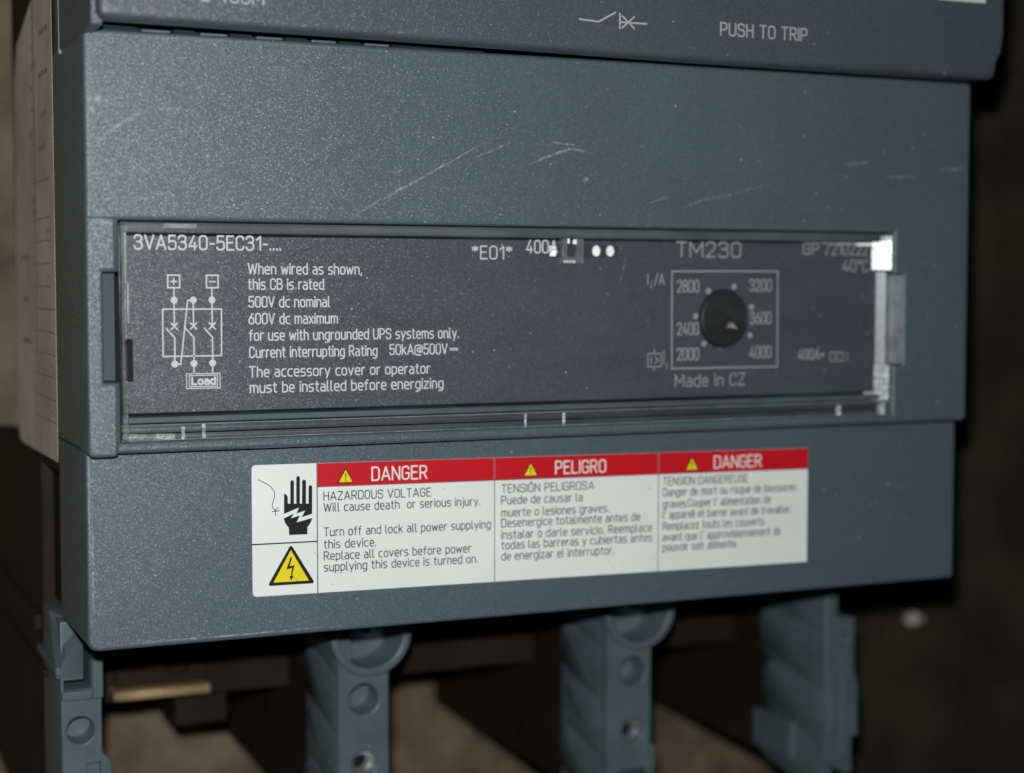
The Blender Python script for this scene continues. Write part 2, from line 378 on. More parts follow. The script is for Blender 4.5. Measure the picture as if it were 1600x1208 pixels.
def scuff(pts, w, d, mat, parent, name='scuff_mark', jit=0.0):
    vs, fs, fade = [], [], []
    P = []
    for i in range(len(pts) - 1):
        for k in range(8):
            s = k / 8; P.append((pts[i][0] + s * (pts[i+1][0] - pts[i][0]) + random.uniform(-jit, jit), pts[i][1] + s * (pts[i+1][1] - pts[i][1]) + random.uniform(-jit, jit)))
    P.append(pts[-1]); n = len(P)
    for i, p in enumerate(P):
        e = Vector(P[min(i + 1, n - 1)]) - Vector(P[max(i - 1, 0)]); e.normalize(); m = Vector((-e.y, e.x))
        t = i / (n - 1); hw = w / 2 * (0.35 + 0.65 * math.sin(math.pi * min(1, t * 1.1 + .03))) * random.uniform(.75, 1.15)
        along = min(1, 6 * t, 6 * (1 - t)) * random.uniform(.6, 1)
        for k, f in ((-1, 0), (0, 1), (1, 0)):
            vs.append((p[0] + m.x * hw * k, d, p[1] + m.y * hw * k)); fade.append(f * along)
    for i in range(n - 1):
        for k in (0, 1):
            a = 3 * i + k; fs.append((a, a + 1, a + 4, a + 3))
    o = mesh(name, vs, fs, mat, parent); recalc_up(o)
    at = o.data.attributes.new('fade', 'FLOAT', 'POINT'); at.data.foreach_set('value', fade)
    return o

# ------------------------------------------------------------------ setting
def topbox(name, x0, x1, d0, d1, z0, z1, mat, label, cat, bev=0.0):
    org = W((x0 + x1) / 2, d1, (z0 + z1) / 2)
    o = box(name, x0, x1, d0, d1, z0, z1, mat, None, bev, 2, org); o.location = org
    if label: o['label'] = label; o['category'] = cat
    return o
FLOORM = surface('dark_brown_floor', (0.042, 0.037, 0.026), rough=0.85, grain=400, bump=0.5, dist=0.002, mottle=0.45, mscale=45, spec=0.15, dust=0.03)
CARD = surface('brown_cardboard', (0.165, 0.128, 0.082), rough=0.8, grain=700, bump=0.5, dist=0.0006, mottle=0.42, mscale=110)
fl_org = W(0, 112, 0)
flr = box('floor', -2500, 3500, 112, 132, -2500, 2500, FLOORM, None, 0, 2, fl_org); flr.location = fl_org; flr['kind'] = 'structure'
topbox('cardboard_sheet', -160, 184, 110, 112, -260, 230, CARD, 'flat brown cardboard sheet lying under the circuit breaker', 'cardboard', 0.5)
# a little crumpled scrap of white paper on the floor
def scrap():
    cx, cz, d = 213.0, -58.6, 112.0
    r = random.Random(3); bm = bmesh.new(); bmesh.ops.create_icosphere(bm, subdivisions=1, radius=1)
    for v in bm.verts:
        k = r.uniform(.6, 1.25); v.co = Vector((v.co.x * 2.3 * k, v.co.y * (2.2 + 1.2 * v.co.x) * k, v.co.z * 2.2 * k)) * .001
    lo = min(v.co.z for v in bm.verts)
    for v in bm.verts: v.co.z -= lo
    me = bpy.data.meshes.new('paper_scrap'); bm.to_mesh(me); bm.free()
    o = link('paper_scrap', me, PAPER, None); o.location = W(cx, d, cz)
    o['label'] = 'small crumpled scrap of white paper on the dark floor'; o['category'] = 'paper scrap'
    return o
scrap()

# ------------------------------------------------------------------ the circuit breaker
CB = bpy.data.objects.new('circuit_breaker', None); COL.objects.link(CB); CB.location = ORG; CB.empty_display_size = 0.02
CB['label'] = 'blue grey circuit breaker with danger sticker and clear window over its rating panel'; CB['category'] = 'circuit breaker'

# --- base housing (dark brown) with the phase barriers
BASE = plate('base_housing', rrect(0.15, 137.85, -5.0, 120, 0.6), [], 25.0, 68.0, BROWN, CB, 0.3)
box('base_core', 8, 130, 68, 110, -30, 118, BROWN, BASE, 0.5)
box('terminal_block', 4, 134, 60, 109.5, -47, -5, BROWN, BASE, 0.4)
box('inner_wall', 2, 136, 25.2, 60.5, -25.5, -4, DARK, BASE)
for x0, x1 in ((0.2, 5.0), (43.2, 48.8), (89.2, 95.2), (132, 137.5)):
    box('barrier_wall', x0, x1, 44, 110, -66, -4.5, BROWN, BASE, 0.4)
box('side_rail', -0.9, 1.0, 46, 104, -31.2, -28.6, BROWN, BASE, 0.5)
box('side_rail', -0.5, 1.0, 40, 100, -37.0, -36.0, BROWN, BASE, 0.3)

# --- paper label on the left flank
def sideplate(name, pts, x, mat, parent, th=0.12):
    n = len(pts); vs = [(x, d, z) for d, z in pts] + [(x + th, d, z) for d, z in pts]
    fs = [tuple(range(n))[::-1], tuple(range(n, 2 * n))] + [(i, (i + 1) % n, n + (i + 1) % n, n + i) for i in range(n)]
    o = mesh(name, vs, fs, mat, parent); recalc(o); return o
SL = sideplate('side_label', [(26.5, -3.4), (26.2, -2.6), (26, 72), (44, 72), (45.5, 64), (62, 59.5), (66, 54), (68, 0), (66, -3), (63, -3.6)], 0.11, PAPER, CB, 0.03)
sr = random.Random(11)
for z in [36.8, 31.3, 28.0, 24.7, 21.4, 18.1, 14.8, 11.6, 8.4, 5.2, 2.0]:
    d0 = 27 if z < 20 else 30
    sideplate('rule_line', [(d0, z - .09), (d0, z + .09), (47.5, z + .07), (47.5, z - .07)], 0.09, PAPERP, SL, .015)
sideplate('rule_line', [(43.4, 3), (43.2, 70), (45.0, 70), (44.2, 3)], 0.085, PAPERP, SL, .015)
for z, h, d0, d1 in [(34.4, 1.3, 43, 47.5), (32.6, 1.0, 43, 47), (57, 1.0, 44, 47), (54.2, 1.2, 42, 46.6), (51, .9, 44, 48), (47.8, 1.0, 43, 47), (44.5, 1.2, 44, 49), (41.6, .9, 33, 40), (46.2, .8, 31, 37), (52, .8, 30, 39), (58, .8, 30, 38), (29.4, .6, 30, 34), (22.9, .6, 30, 33), (9.9, .7, 29, 32), (3.4, .7, 29, 32), (-.2, .7, 29, 31.5), (26, .8, 52, 60), (19.5, .8, 53, 59), (13, .8, 51, 60)]:
    for k in range(3):
        a = d0 + (d1 - d0) * k / 3
        sideplate('print_mark', [(a + .1, z - h / 2), (a + .1, z + h / 2 * sr.uniform(.5, 1)), (a + (d1 - d0) / 3 - .3, z + h / 2), (a + (d1 - d0) / 3 - .3, z - h / 2)], 0.088, PAPERP, SL, .015)

# --- front collar with the window opening
hole = [(4.1, 1.45), (4.1, 9.2), (2.05, 9.2), (2.05, 23.15), (4.1, 23.15), (4.1, 29.8), (123.6, 29.8), (123.6, 23.3), (125.5, 23.3), (125.5, 9.2), (123.6, 9.2), (123.6, 1.45)]
COLLAR = plate('front_collar', rrect(0, 138, 0, 53.6, 0.9), [hole], 0, 25, GREY, CB, 0.55, 4)
tong = [(-0.06, -0.35, 1), (3.75, -0.35, 1), (3.75, 9.15, 0), (2.0, 9.15, 0), (2.0, 23.2, 0), (3.75, 23.2, 0), (3.75, 30.2, 0), (-0.06, 30.2, 0)]
plate('corner_tongue', fillet(tong, 0.8, True), [], -0.28, 6.0, GREY, COLLAR, 0.45, 3)
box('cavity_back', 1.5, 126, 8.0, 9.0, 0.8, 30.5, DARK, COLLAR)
plate('finger_grip', rrect(2.08, 3.7, 9.3, 23.05, .15), [], 0.75, 8, GRIP, COLLAR, 0.15)
# tabs and ledges along the top joint; their shade and shine are coloured in
def tab(x0, x1, parent, mat=GRIP):
    s = .55
    vs = [(x0, 0.25, 53.3), (x1, 0.25, 53.3), (x1 - s, 1.7, 54.9), (x0 + s, 1.7, 54.9), (x0, 3, 53.3), (x1, 3, 53.3), (x1 - s, 3, 54.9), (x0 + s, 3, 54.9)]
    o = mesh('joint_tab', vs, [(0,1,2,3), (4,7,6,5), (0,4,5,1), (3,2,6,7), (0,3,7,4), (1,5,6,2)], mat, parent); recalc(o); return o
for x0, x1 in [(2.3, 7.1), (11.4, 14.6), (18.8, 22.0), (26.2, 29.5), (33.5, 36.9), (41.0, 54.6), (77.8, 101.5), (104.6, 108.9), (112.0, 115.9), (119.0, 123.0), (129.5, 131.0), (133.0, 137.3)]:
    tab(x0, x1, COLLAR)
for x0, x1 in [(7.2, 11.3), (14.7, 18.7), (22.1, 26.1), (29.6, 33.4), (37.0, 40.9)]:
    box('joint_ledge', x0 + .35, x1 - .1, 0.9, 3.0, 53.4, 54.0, LEGP, COLLAR, 0.12)
for x0, x1 in [(102.2, 104.3), (109.6, 111.8), (116.4, 118.8), (123.6, 125.6), (131.4, 132.8)]:
    box('joint_ledge', x0, x1, 1.0, 3.0, 53.4, 54.1, LEGP, COLLAR, 0.12)
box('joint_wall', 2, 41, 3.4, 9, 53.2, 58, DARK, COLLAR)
box('joint_wall', 41, 54.6, 2.4, 9, 53.2, 58, GRIP, COLLAR)
box('joint_wall', 77.7, 137, 2.4, 9, 53.2, 58, GRIP, COLLAR)
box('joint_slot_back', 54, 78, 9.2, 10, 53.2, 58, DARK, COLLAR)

# scratches, scuffs and nicks on the collar face
S = COLLAR
for k, (pts, w) in enumerate([([(35.27, 30.76), (38.72, 32.79), (43.32, 35.22), (48.93, 38.24), (56.58, 42.44)], .6), ([(52.92, 39.06), (58.33, 41.45)], .45),
    ([(60.77, 38.33), (67.43, 40.87), (71.68, 40.1)], .65), ([(64.43, 41.66), (68.94, 41.28)], .5), ([(69.5, 36.2), (70.6, 36.9)], .9),
    ([(85.08, 32.64), (89.38, 34.13), (93.19, 34.78), (103.2, 37.39)], .65), ([(113.88, 39.9), (119.43, 40.66)], .8), ([(121.26, 38.25), (128.54, 38.55)], .7),
    ([(132.2, 39.7), (137.4, 40.1)], .9), ([(1.45, 39.45), (4.26, 41.71), (7.5, 43.69)], .9), ([(8.6, 43.8), (12.5, 44.1)], .8),
    ([(0.4, 44.9), (1.5, 44.95), (3.9, 44.4)], 1.6), ([(0.4, 44.7), (2.4, 44.7)], .7), ([(0.5, 44.3), (1.6, 42.6)], .9), ([(25.3, 51.2), (26.8, 50.8)], .4), ([(41, 36.6), (42.6, 37.3)], .3),
    ([(5, 38), (9, 35)], .35), ([(80, 33.4), (84, 34.6)], .5)]):
    scuff(pts, w, -0.012 - 0.002 * k, FAINT if pts[0][0] > 75 else SCUFF, S, jit=.05)
EDGE = scuffmat('rubbed_edge', (0.40, 0.44, 0.45), 0.42)
scuff([(0.75, 52.5), (0.7, 48), (0.75, 40), (0.7, 31)], 1.3, -0.006, EDGE, S, 'rubbed_edge', .05)
scuff([(3, 53.0), (20, 53.05), (40, 53.0)], .7, -0.004, EDGE, S, 'rubbed_edge', .04)
for k, (pts, w) in enumerate([([(0.5, 29.3), (2, 29.6), (3.6, 29.3)], 1.5), ([(0.9, 22.2), (1.9, 23.3)], .7), ([(0.5, 27.5), (0.6, 24)], .6), ([(1.2, 25), (3.2, 27)], .3)]):
    scuff(pts, w, -0.30 - 0.002 * k, SCUFF, S, jit=.05)

# --- lower terminal cover
LOWER = plate('lower_cover', [(0.15, -0.02), (0.15, -24.6)] + arc(1.55, -24.6, 1.4, 180, 270, 6)[1:] + [(137.8, -26.0)] + arc(138.2, -25.4, .6, 270, 360, 4)[1:] + [(138.8, -0.02)], [], 3.6, 25.2, GREY2, CB, 0.5, 4)
scuff([(3, -25.2), (20, -25.3), (34, -25.2)], .35, 3.585, SCUFF, LOWER, jit=.03)
scuff([(0.9, -22), (0.9, -14), (0.85, -6)], .5, 3.58, SCUFF, LOWER, jit=.05)

# --- rating panel, print and dial
PAN = plate('rating_panel', rrect(5.3, 122.9, 4.95, 27.95, 0.2), [[(65.3, 25.45), (76.3, 25.45), (76.3, 27.35), (65.3, 27.35)], circ(94.15, 16.58, 4.4, 40)], 2.0, 8.1, PANEL, CB, 0.12, 2)
box('panel_edge_bar', 4.6, 123.2, 1.5, 8.05, 3.72, 4.5, LEGP, PAN, 0.12)
box('panel_edge_bar', 4.6, 123.2, 1.2, 8.05, 28.25, 29.6, LEGP, PAN, 0.15)
PD = 1.985
def T(t, x0, z0, h, w, sw=.2, mat=INK, parent=PAN, gap=.19): return lettering(t, x0, z0, h, w, sw, PD, mat, parent, gap=gap)
T('3VA5340-5EC31-....', 6.37, 26.05, 2.0, 19.5, .23)
for t, x, z, w in [('When wired as shown,', 21.27, 22.94, 15.9), ('this CB is rated', 21.27, 20.90, 10.5), ('500V dc nominal', 21.31, 18.56, 11.3),
    ('600V dc maximum', 21.3, 16.33, 12.4), ('for use with ungrounded UPS systems only.', 21.35, 14.14, 29.95), ('Current interrupting Rating', 21.35, 11.88, 17.95),
    ('50kA@500V', 41.0, 11.95, 8.6), ('The accessory cover or operator', 21.32, 9.30, 25.7), ('must be installed before energizing', 21.38, 7.2, 27.6)]:
    T(t, x, z, 1.55, w, .19)
T('~', 49.9, 12.05, 1.3, 1.3, .15)
T('*E01*', 53.25, 25.15, 1.95, 6.2, .2); T('400A', 61.55, 26.05, 1.95, 5.0, .22)
T('TM230', 85.85, 25.65, 2.4, 11.2, .28, INKD); T('I', 81.05, 21.6, 1.75, .25, .2, INKD); T('i', 81.65, 21.1, 1.15, .2, .16, INKD); T('/A', 82.2, 21.55, 1.75, 1.75, .2, INKD)
for t, x, z, w in [('2800', 86.0, 20.45, 3.85), ('3200', 98.5, 20.6, 4.0), ('2400', 86.05, 14.15, 3.8), ('3600', 98.7, 15.65, 3.75), ('2000', 86.05, 10.4, 3.85), ('4000', 98.55, 10.5, 4.0)]:
    T(t, x, z, 1.95, w, .24, INKD)
T('Made in CZ', 85.75, 6.45, 1.95, 12.2, .22, INKD)
T('GP', 108, 26.2, 1.9, 3.0, .26, INKD); T('/210222', 112.1, 26.2, 1.9, 8.0, .24, INKD); T('40\u00b0C', 115.2, 23.65, 1.9, 5.0, .25, INKD)
T('400A=', 107.25, 10.1, 1.7, 4.9, .26, INKD); T('I', 116.3, 9.8, 1.5, .25, .2, INKD)
lines('coil_symbol', [([(113.2, 9.9), (115.6, 9.9), (115.6, 11.2), (113.2, 11.2)], True), ([(114.0, 10.2), (114.6, 10.55), (114.0, 10.9)], False)], .2, PD, INKD, PAN)
lines('coil_symbol', [([(81.2, 9.6), (83.45, 9.6), (83.45, 11.5), (81.2, 11.5)], True), ([(82.3, 11.5), (82.3, 12.2)], False), ([(82.3, 9.6), (82.3, 9.0)], False),
    ([(81.75, 10.1), (81.75, 11.0)], False), ([(82.4, 10.1), (83.0, 10.55), (82.4, 11.0)], False), ([(83.9, 9.9), (83.9, 11.9)], False), ([(84.4, 9.2), (84.4, 10.1)], False)], .17, PD, INKD, PAN)
lines('dial_frame', [([(85.25, 9.25), (103.6, 9.2), (103.55, 23.7), (85.2, 23.62)], True)], .26, PD, INKD, PAN)
for x, z in [(91.43, 20.69), (95.86, 21.36), (98.92, 18.28), (98.73, 14.03), (90.72, 12.88), (89.26, 16.99)]:
    fillpoly('scale_dot', [circ(x, z, .46, 14)], PD, INKD, PAN)
# wiring diagram
wl = []
for x, zb in ((11.47, 11.3), (13.98, 11.32), (16.45, 11.36)):
    wl += [([(x, 19.6), (x, 16.2)], False), ([(x - .42, 15.78), (x + .42, 16.62)], False), ([(x - .42, 16.62), (x + .42, 15.78)], False),
           ([(x - 1.05, 15.95), (x + .03, 14.7), (x + .03, 11.3)], False)]
wl += [([(11.47, 21.2), (11.47, 19.6)], False), ([(16.45, 21.2), (16.45, 19.6)], False), ([(13.99, 19.6), (13.25, 19.55), (12.25, 11.25), (11.5, 11.3)], False), ([(14.0, 11.3), (14.0, 10)], False), ([(16.45, 11.3), (16.45, 10)], False),
       ([(9.97, 12.3), (17.65, 12.3), (17.7, 18.42), (9.97, 18.42)], True)]
WD = lines('wiring_diagram', wl, .19, PD, INK, PAN)
for x0 in (10.68, 15.75):
    lines('terminal_symbol', [([(x0, 21.2), (x0 + 1.55, 21.2), (x0 + 1.55, 22.82), (x0, 22.82)], True), ([(x0 + .4, 22.0), (x0 + 1.15, 22.0)], False)] + ([([(x0 + .78, 21.65), (x0 + .78, 22.4)], False)] if x0 < 12 else []), .2, PD, INK, PAN)
for x, z in [(11.47, 19.6), (13.99, 19.6), (16.45, 19.6), (11.47, 11.29), (13.99, 11.32), (16.45, 11.36)]:
    fillpoly('terminal_dot', [circ(x, z, .46, 16)], PD - .03, INK, PAN)
lines('load_frame', [([(12.98, 8.05), (17.42, 8.05), (17.42, 9.98), (12.98, 9.98)], True), ([(13.35, 8.28), (17.08, 8.28), (17.08, 9.75), (13.35, 9.75)], True)], .13, PD, INK, PAN)
T('Load', 13.6, 8.45, 1.15, 3.3, .26)
# fine dark scratches in the panel
scuff([(25.5, 24.7), (29, 26.2), (33, 27.3)], .28, PD - .05, SCRAT, PAN, 'dark_scratch', .02)
scuff([(33, 20.5), (41, 16.8), (52, 11.5), (60, 8)], .16, PD - .06, SCRAT, PAN, 'dark_scratch', .03)
scuff([(77.5, 26), (77.0, 23.5), (76.4, 21.6)], .3, PD - .05, SCUFF, PAN)
# adjusting dial
rot45 = lambda p, a: (94.15 + p[0] * math.cos(a) - p[1] * math.sin(a), 16.5 + p[0] * math.sin(a) + p[1] * math.cos(a))
SLOT = [rot45(p, math.radians(-38)) for p in [(-2.5, -.55), (.6, -.55), (.6, -1.2), (2.7, 0), (.6, 1.2), (.6, .55), (-2.5, .55)]]
DIAL = plate('trip_dial', circ(94.15, 16.58, 4.1, 48), [SLOT], 1.7, 5, KNOB, PAN, 0.25, 3)
plate('slot_floor', circ(94.15, 16.58, 3.4, 32), [], 2.9, 5, DARK, DIAL, 0.05, 1)
tube('dial_rim', 94.15, 16.58, 3.6, 3.85, 1.55, 2.0, KNOB, DIAL, 48, .08)
plate('arrow_tip', [(95.5, 16.0), (96.5, 14.95), (95.0, 15.2)], [], 1.75, 2.9, plain('worn_ivory_paint', (.38, .35, .27), .5), DIAL, 0.05, 2)
# slider window with its clear clip and white posts standing in for bright highlights
def facet(name, x0, x1, z0, z1, d0, d1, mat, parent):
    d1 = d0 + (x1 - x0) * math.tan(math.atan((x0 + 40) / 213))     # slant shaped to mirror the flash into the lens
    vs = [(x0, d1, z0), (x1, d0, z0), (x1, d0, z1), (x0, d1, z1), (x1, d1 + .2, z0), (x1, d1 + .2, z1)]
    o = mesh(name, vs, [(0, 1, 2, 3), (1, 4, 5, 2), (0, 4, 1), (3, 2, 5), (0, 3, 5, 4)], mat, parent); recalc(o); return o
def post(name, cx, cz, rx, rz, d0, mat, parent):
    t = math.tan(math.atan((cx + 40) / 213)); ring = circ(0, 0, 1, 16)
    vs = [(cx + rx * a, d0 - rx * a * t, cz + rz * b) for a, b in ring] + [(cx + rx * a, d0 + 2.5, cz + rz * b) for a, b in ring]
    fs = [tuple(range(16)), tuple(range(16, 32))[::-1]] + [(i, (i + 1) % 16, 16 + (i + 1) % 16, 16 + i) for i in range(16)]
    o = mesh(name, vs, fs, mat, parent); recalc(o); return o
PST = surface('white_highlight_post', (.62, .63, .62), rough=.36, grain=1500, bump=.5, dist=.0002, mottle=.2, mscale=900, spec=.8)
box('slider_floor', 65.2, 76.4, 2.8, 4.2, 25.3, 27.5, GRIP, PAN)
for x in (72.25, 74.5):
    post('highlight_post', x + .62, 26.5, .5, .78, 2.3, PST, PAN)
facet('highlight_post', 65.35, 66.3, 25.7, 27.2, 2.1, 2.9, PST, PAN)

# --- clear hinged window
WIN = plate('clear_window', rrect(4.25, 123.4, 3.5, 29.6, 0.3), [], 0.45, 1.0, CLEAR, CB, 0.1, 2)
def rail(name, x0, x1, zc, r, d, mat, parent, n=8):
    vs, fs = [], []
    for x in (x0, x1):
        for k in range(n + 1):
            a = math.pi * k / n; vs.append((x, d - r * math.sin(a), zc + r * math.cos(a)))
    m = n + 1
    for k in range(n): fs.append((k, k + 1, m + k + 1, m + k))
    fs += [tuple(range(m))[::-1], tuple(range(m, 2 * m)), (0, m, 2 * m - 1, m - 1)]
    o = mesh(name, vs, fs, mat, parent, 40); recalc(o); return o
rail('hinge_rail', 4.3, 123.3, 2.95, .45, .9, HRAIL, WIN); rail('hinge_rail', 4.3, 123.3, 1.98, .36, .9, HRAIL, WIN)
rail('top_rail', 4.3, 123.3, 28.9, .55, .75, RAIL, WIN)
box('rail_highlight', 4.3, 123.3, .75, 1.4, 3.42, 3.58, FROST, WIN, .04)  # pale strips painted as the rails' highlight lines
box('rail_highlight', 4.3, 123.3, .75, 1.4, 1.5, 1.6, FROST, WIN, .03)
for zz in (2.42, 2.75): box('groove_shade', 4.3, 123.3, 2.0, 2.3, zz - .06, zz + .06, DARK, WIN)  # black strips laid on as the shade of the grooves
box('hinge_backing', 4.3, 123.3, 2.2, 3.2, 2.5, 3.45, GRIP, WIN)
box('hinge_backing', 4.3, 123.3, 2.6, 3.6, 1.45, 2.2, GRIP, WIN)
for x0, x1, z0, z1, d in [(4.5, 11.0, 1.65, 2.35, .35), (11.9, 12.3, 1.6, 3.2, .3), (14.6, 15.0, 1.6, 3.5, .3), (60.6, 60.9, 1.5, 3.4, .3), (66.6, 66.95, 1.5, 3.4, .3), (113.5, 114.1, 1.6, 3.1, .3), (121.4, 122.3, 1.5, 3.2, .3)]:
    facet('nub_and_glint', x0, x1, z0, z1, d, d + .5, POL2, WIN)  # added facets turned to the flash, standing for glints on the rail
box('nub_and_glint', 10.0, 14.2, .1, .8, 28.75, 29.45, FROST, WIN, .15)
# left edge: rib, slot shade as a black block, glint as a pale one
rail2 = plate('edge_rib', rrect(4.35, 5.1, 1.6, 29.3, .2), [], 0.1, 1.8, RAIL, WIN, .2, 3)
box('slot_shade', 5.05, 5.75, .3, 1.9, 9.3, 14.6, DARK, WIN, .05)
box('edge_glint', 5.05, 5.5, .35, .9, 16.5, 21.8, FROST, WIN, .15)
# right end: clear end wall, its facets tilted to mirror the flash
facet('end_wall', 120.7, 123.1, 24.0, 28.6, .1, 2.6, POL, WIN)
facet('end_wall', 117.5, 123.2, 28.7, 29.2, .2, 1, POL2, WIN)
facet('end_wall', 112.0, 120.5, 27.7, 28.1, .2, 1, POL2, WIN)
facet('end_wall', 121.0, 122.2, 9.3, 23.7, .3, 1.3, END, WIN)
facet('end_wall', 120.2, 123.3, 3.6, 9.2, .6, 2.0, FROST, WIN)
plate('release_tab', rrect(123.3, 125.4, 9.35, 23.2, .2), [], -0.05, 3, FROST, WIN, .15, 2)
# clip in the slider window
plate('slider_clip', [(66.9, 24.6), (70.3, 24.6), (70.3, 28.2), (69.2, 28.2), (69.2, 25.6), (67.7, 25.6), (67.7, 28.2), (66.9, 28.2)], [], 1.05, 1.95, MILK, WIN, .15, 3)
for x0, x1, z0, z1 in [(67.65, 67.95, 27.5, 28.2), (68.6, 69.1, 27.4, 28.1), (67.3, 68.8, 24.75, 25.1)]:
    facet('clip_glint', x0, x1, z0, z1, 1.0, 1.6, POL2, WIN)

# --- trilingual danger sticker
LX, LZ, SL_ = 21.95, -2.52, -0.0127
KS = 0.9963
ROT = lambda u, v: (LX + KS * u, LZ + KS * (u * math.sin(SL_) - v))
def lab(pts): return [ROT(*p) for p in pts]
LH, LW = 17.9, 88.75
outl = lab([(.5, 0), (.15, .15), (0, .5), (0, LH - .5), (.15, LH - .15), (.5, LH), (LW, LH), (LW, 0)])
WL = plate('danger_sticker', outl, [], 3.50, 3.62, WHITE, CB, 0.03, 1)
LD = 3.485
for u0, u1 in ((9.2, 35.45), (35.6, 62.15), (62.3, LW - .02)):
    fillpoly('red_header', [[(u0, .02), (u1, .02), (u1, 3.2), (u0, 3.2)]], LD, RED, WL, ROT)
lines('rule_line', [([(9.12, 0.02), (9.12, LH - .02)], False)], .13, LD - .012, BLACK, WL, ROT)
lines('rule_line', [([(35.52, 0.02), (35.52, LH - .02)], False)], .11, LD - .012, BLACK, WL, ROT)
lines('rule_line', [([(62.22, 0.02), (62.22, LH - .02)], False)], .11, LD - .012, BLACK, WL, ROT)
lines('rule_line', [([(0.02, 10.75), (9.06, 10.75)], False)], .18, LD - .012, BLACK, WL, ROT)
lines('rule_line', [([(9.2, 3.25), (LW - .05, 3.25)], False)], .09, LD - .008, BLACK, WL, ROT)
def LT(t, u, v, h, w, sw, mat): return lettering(t, u, -v, h, w, sw, LD - .03, mat, WL, rot=lambda a, b: ROT(a, -b))
for t, u, w in (('DANGER', 16.95, 8.3), ('PELIGRO', 45.1, 8.3), ('DANGER', 71.75, 8.5)): LT(t, u, 2.72, 2.0, w, .22, WHITE)
for t, v, w in [('HAZARDOUS VOLTAGE', 5.2, 15.8), ('Will cause death  or serious injury.', 6.76, 23.3), ('Turn off and lock all power supplying', 10.15, 24.9), ('this device.', 11.85, 7.6), ('Replace all covers before power', 13.45, 21.9), ('supplying this device is turned on.', 15.0, 22.9)]:
    LT(t, 10.0, v, 1.28, w, .14, GREYP)
for t, v, w in [('TENSI\u00d3N PELIGROSA', 5.15, 14.9), ('Puede de causar la', 6.8, 13.0), ('muerte o lesiones graves.', 8.6, 17.3), ('Desenergice totalmente antes de', 10.1, 22.6), ('instalar o darle servicio. Reemplace', 11.8, 24.6), ('todas las barreras y cubiertas antes', 13.3, 24.6), ('de energizar el interruptor.', 14.9, 18.2)]:
    LT(t, 36.55, v, 1.28, w, .14, GREYP)
for t, v, w in [('TENSION DANGEREUSE', 5.0, 14.9), ('Danger de mort ou risque de blessures', 6.65, 23.6), ('graves.Couper l\' alimentation de', 8.4, 19.0), ('l\' appareil et barrer avant de travailler.', 10.05, 22.8), ('Remplacez touts les couverts', 11.75, 17.9), ('avant que l\' approvisionnement de', 13.4, 20.9), ('pouvoir soit alimente.', 14.95, 13.1)]:
    LT(t, 62.95, v, 1.28, w, .14, GREYP)
for u0 in (13.22, 41.2, 67.95):
    tri = fillpoly('warning_triangle', [[(u0 - 1.22, 2.86), (u0, .7), (u0 + 1.22, 2.84)]], LD - .02, BLACK, WL, ROT)
    fillpoly('triangle_fill', [[(u0 - .98, 2.73), (u0, 1.0), (u0 + .98, 2.72)]], LD - .03, YELL, WL, ROT)
    fillpoly('exclamation_mark', [[(u0 - .1, 1.55), (u0 + .1, 1.55), (u0 + .05, 2.25), (u0 - .05, 2.25)], [(u0 - .09, 2.36), (u0 + .09, 2.36), (u0 + .09, 2.54), (u0 - .09, 2.54)]], LD - .04, BLACK, WL, ROT)
palm = [(4.46, 4.01), (4.72, 4.08), (4.96, 4.4), (4.97, 5.38), (5.33, 5.39), (5.35, 2.42), (5.45, 2.25), (5.61, 2.19), (5.77, 2.25), (5.86, 2.42), (5.83, 5.42), (6.16, 5.43), (6.19, 1.89), (6.28, 1.72), (6.44, 1.66), (6.6, 1.72), (6.7, 1.89), (6.67, 5.45), (6.97, 5.46), (7.0, 2.42), (7.1, 2.25), (7.28, 2.19), (7.45, 2.25), (7.56, 2.42), (7.53, 5.48), (7.89, 5.5), (7.91, 3.18), (8.0, 3.02), (8.17, 2.97), (8.34, 3.03), (8.42, 3.2), (8.39, 6.92), (6.91, 7.31), (7.42, 6.42), (6.15, 6.78), (6.54, 5.99), (4.43, 6.76)]
wrist = [(4.38, 7.37), (5.85, 6.77), (5.39, 7.41), (6.66, 7.06), (6.19, 7.99), (8.38, 7.49), (8.22, 8.0), (7.95, 8.45), (7.71, 8.7), (7.7, 9.69), (5.12, 9.69), (5.07, 8.64), (4.8, 8.35), (4.55, 7.95)]
fillpoly('hand_pictogram', [palm, wrist], LD - .02, BLACK, WL, ROT)
wire = [(0.88, 1.98, 0), (1.67, 2.37, 1), (2.66, 2.97, 1), (3.2, 3.84, 1), (3.1, 4.57, 1), (2.76, 5.41, 1), (2.89, 5.91, 1), (3.38, 6.42, 0)]
lines('wire_pictogram', [(fillet(wire, 1.0), False), ([(2.8, 6.35), (3.8, 6.3)], False), ([(3.3, 6.95), (3.15, 6.25), (3.64, 5.86)], False)], .1, LD - .02, BLACK, WL, ROT)
vt = fillet([(5.36, 10.95, 1), (8.75, 16.5, 1), (2.05, 16.5, 1)], .55, True)
fillpoly('voltage_triangle', [vt], LD - .02, BLACK, WL, ROT)
fillpoly('triangle_fill', [[(5.35, 11.75), (7.86, 16.08), (2.87, 16.08)]], LD - .03, YELL, WL, ROT)
fillpoly('bolt_pictogram', [[(5.3, 12.7), (5.52, 12.75), (5.15, 13.95), (5.85, 13.85), (5.47, 15.3), (5.72, 15.25), (5.38, 15.95), (5.1, 15.3), (5.3, 15.32), (5.5, 14.2), (4.7, 14.4)]], LD - .04, BLACK, WL, ROT)
scuff([(44 - LX, 8.0 - LZ * 0), (44.4 - LX, 8.1)] and [(50.0, -9.0), (51.0, -8.8)], .3, LD - .05, SCRAT, WL, 'smudge', .03)
scuff([(82.0, -8.6), (82.6, -8.6)], .5, LD - .05, SCRAT, WL, 'smudge', .03)
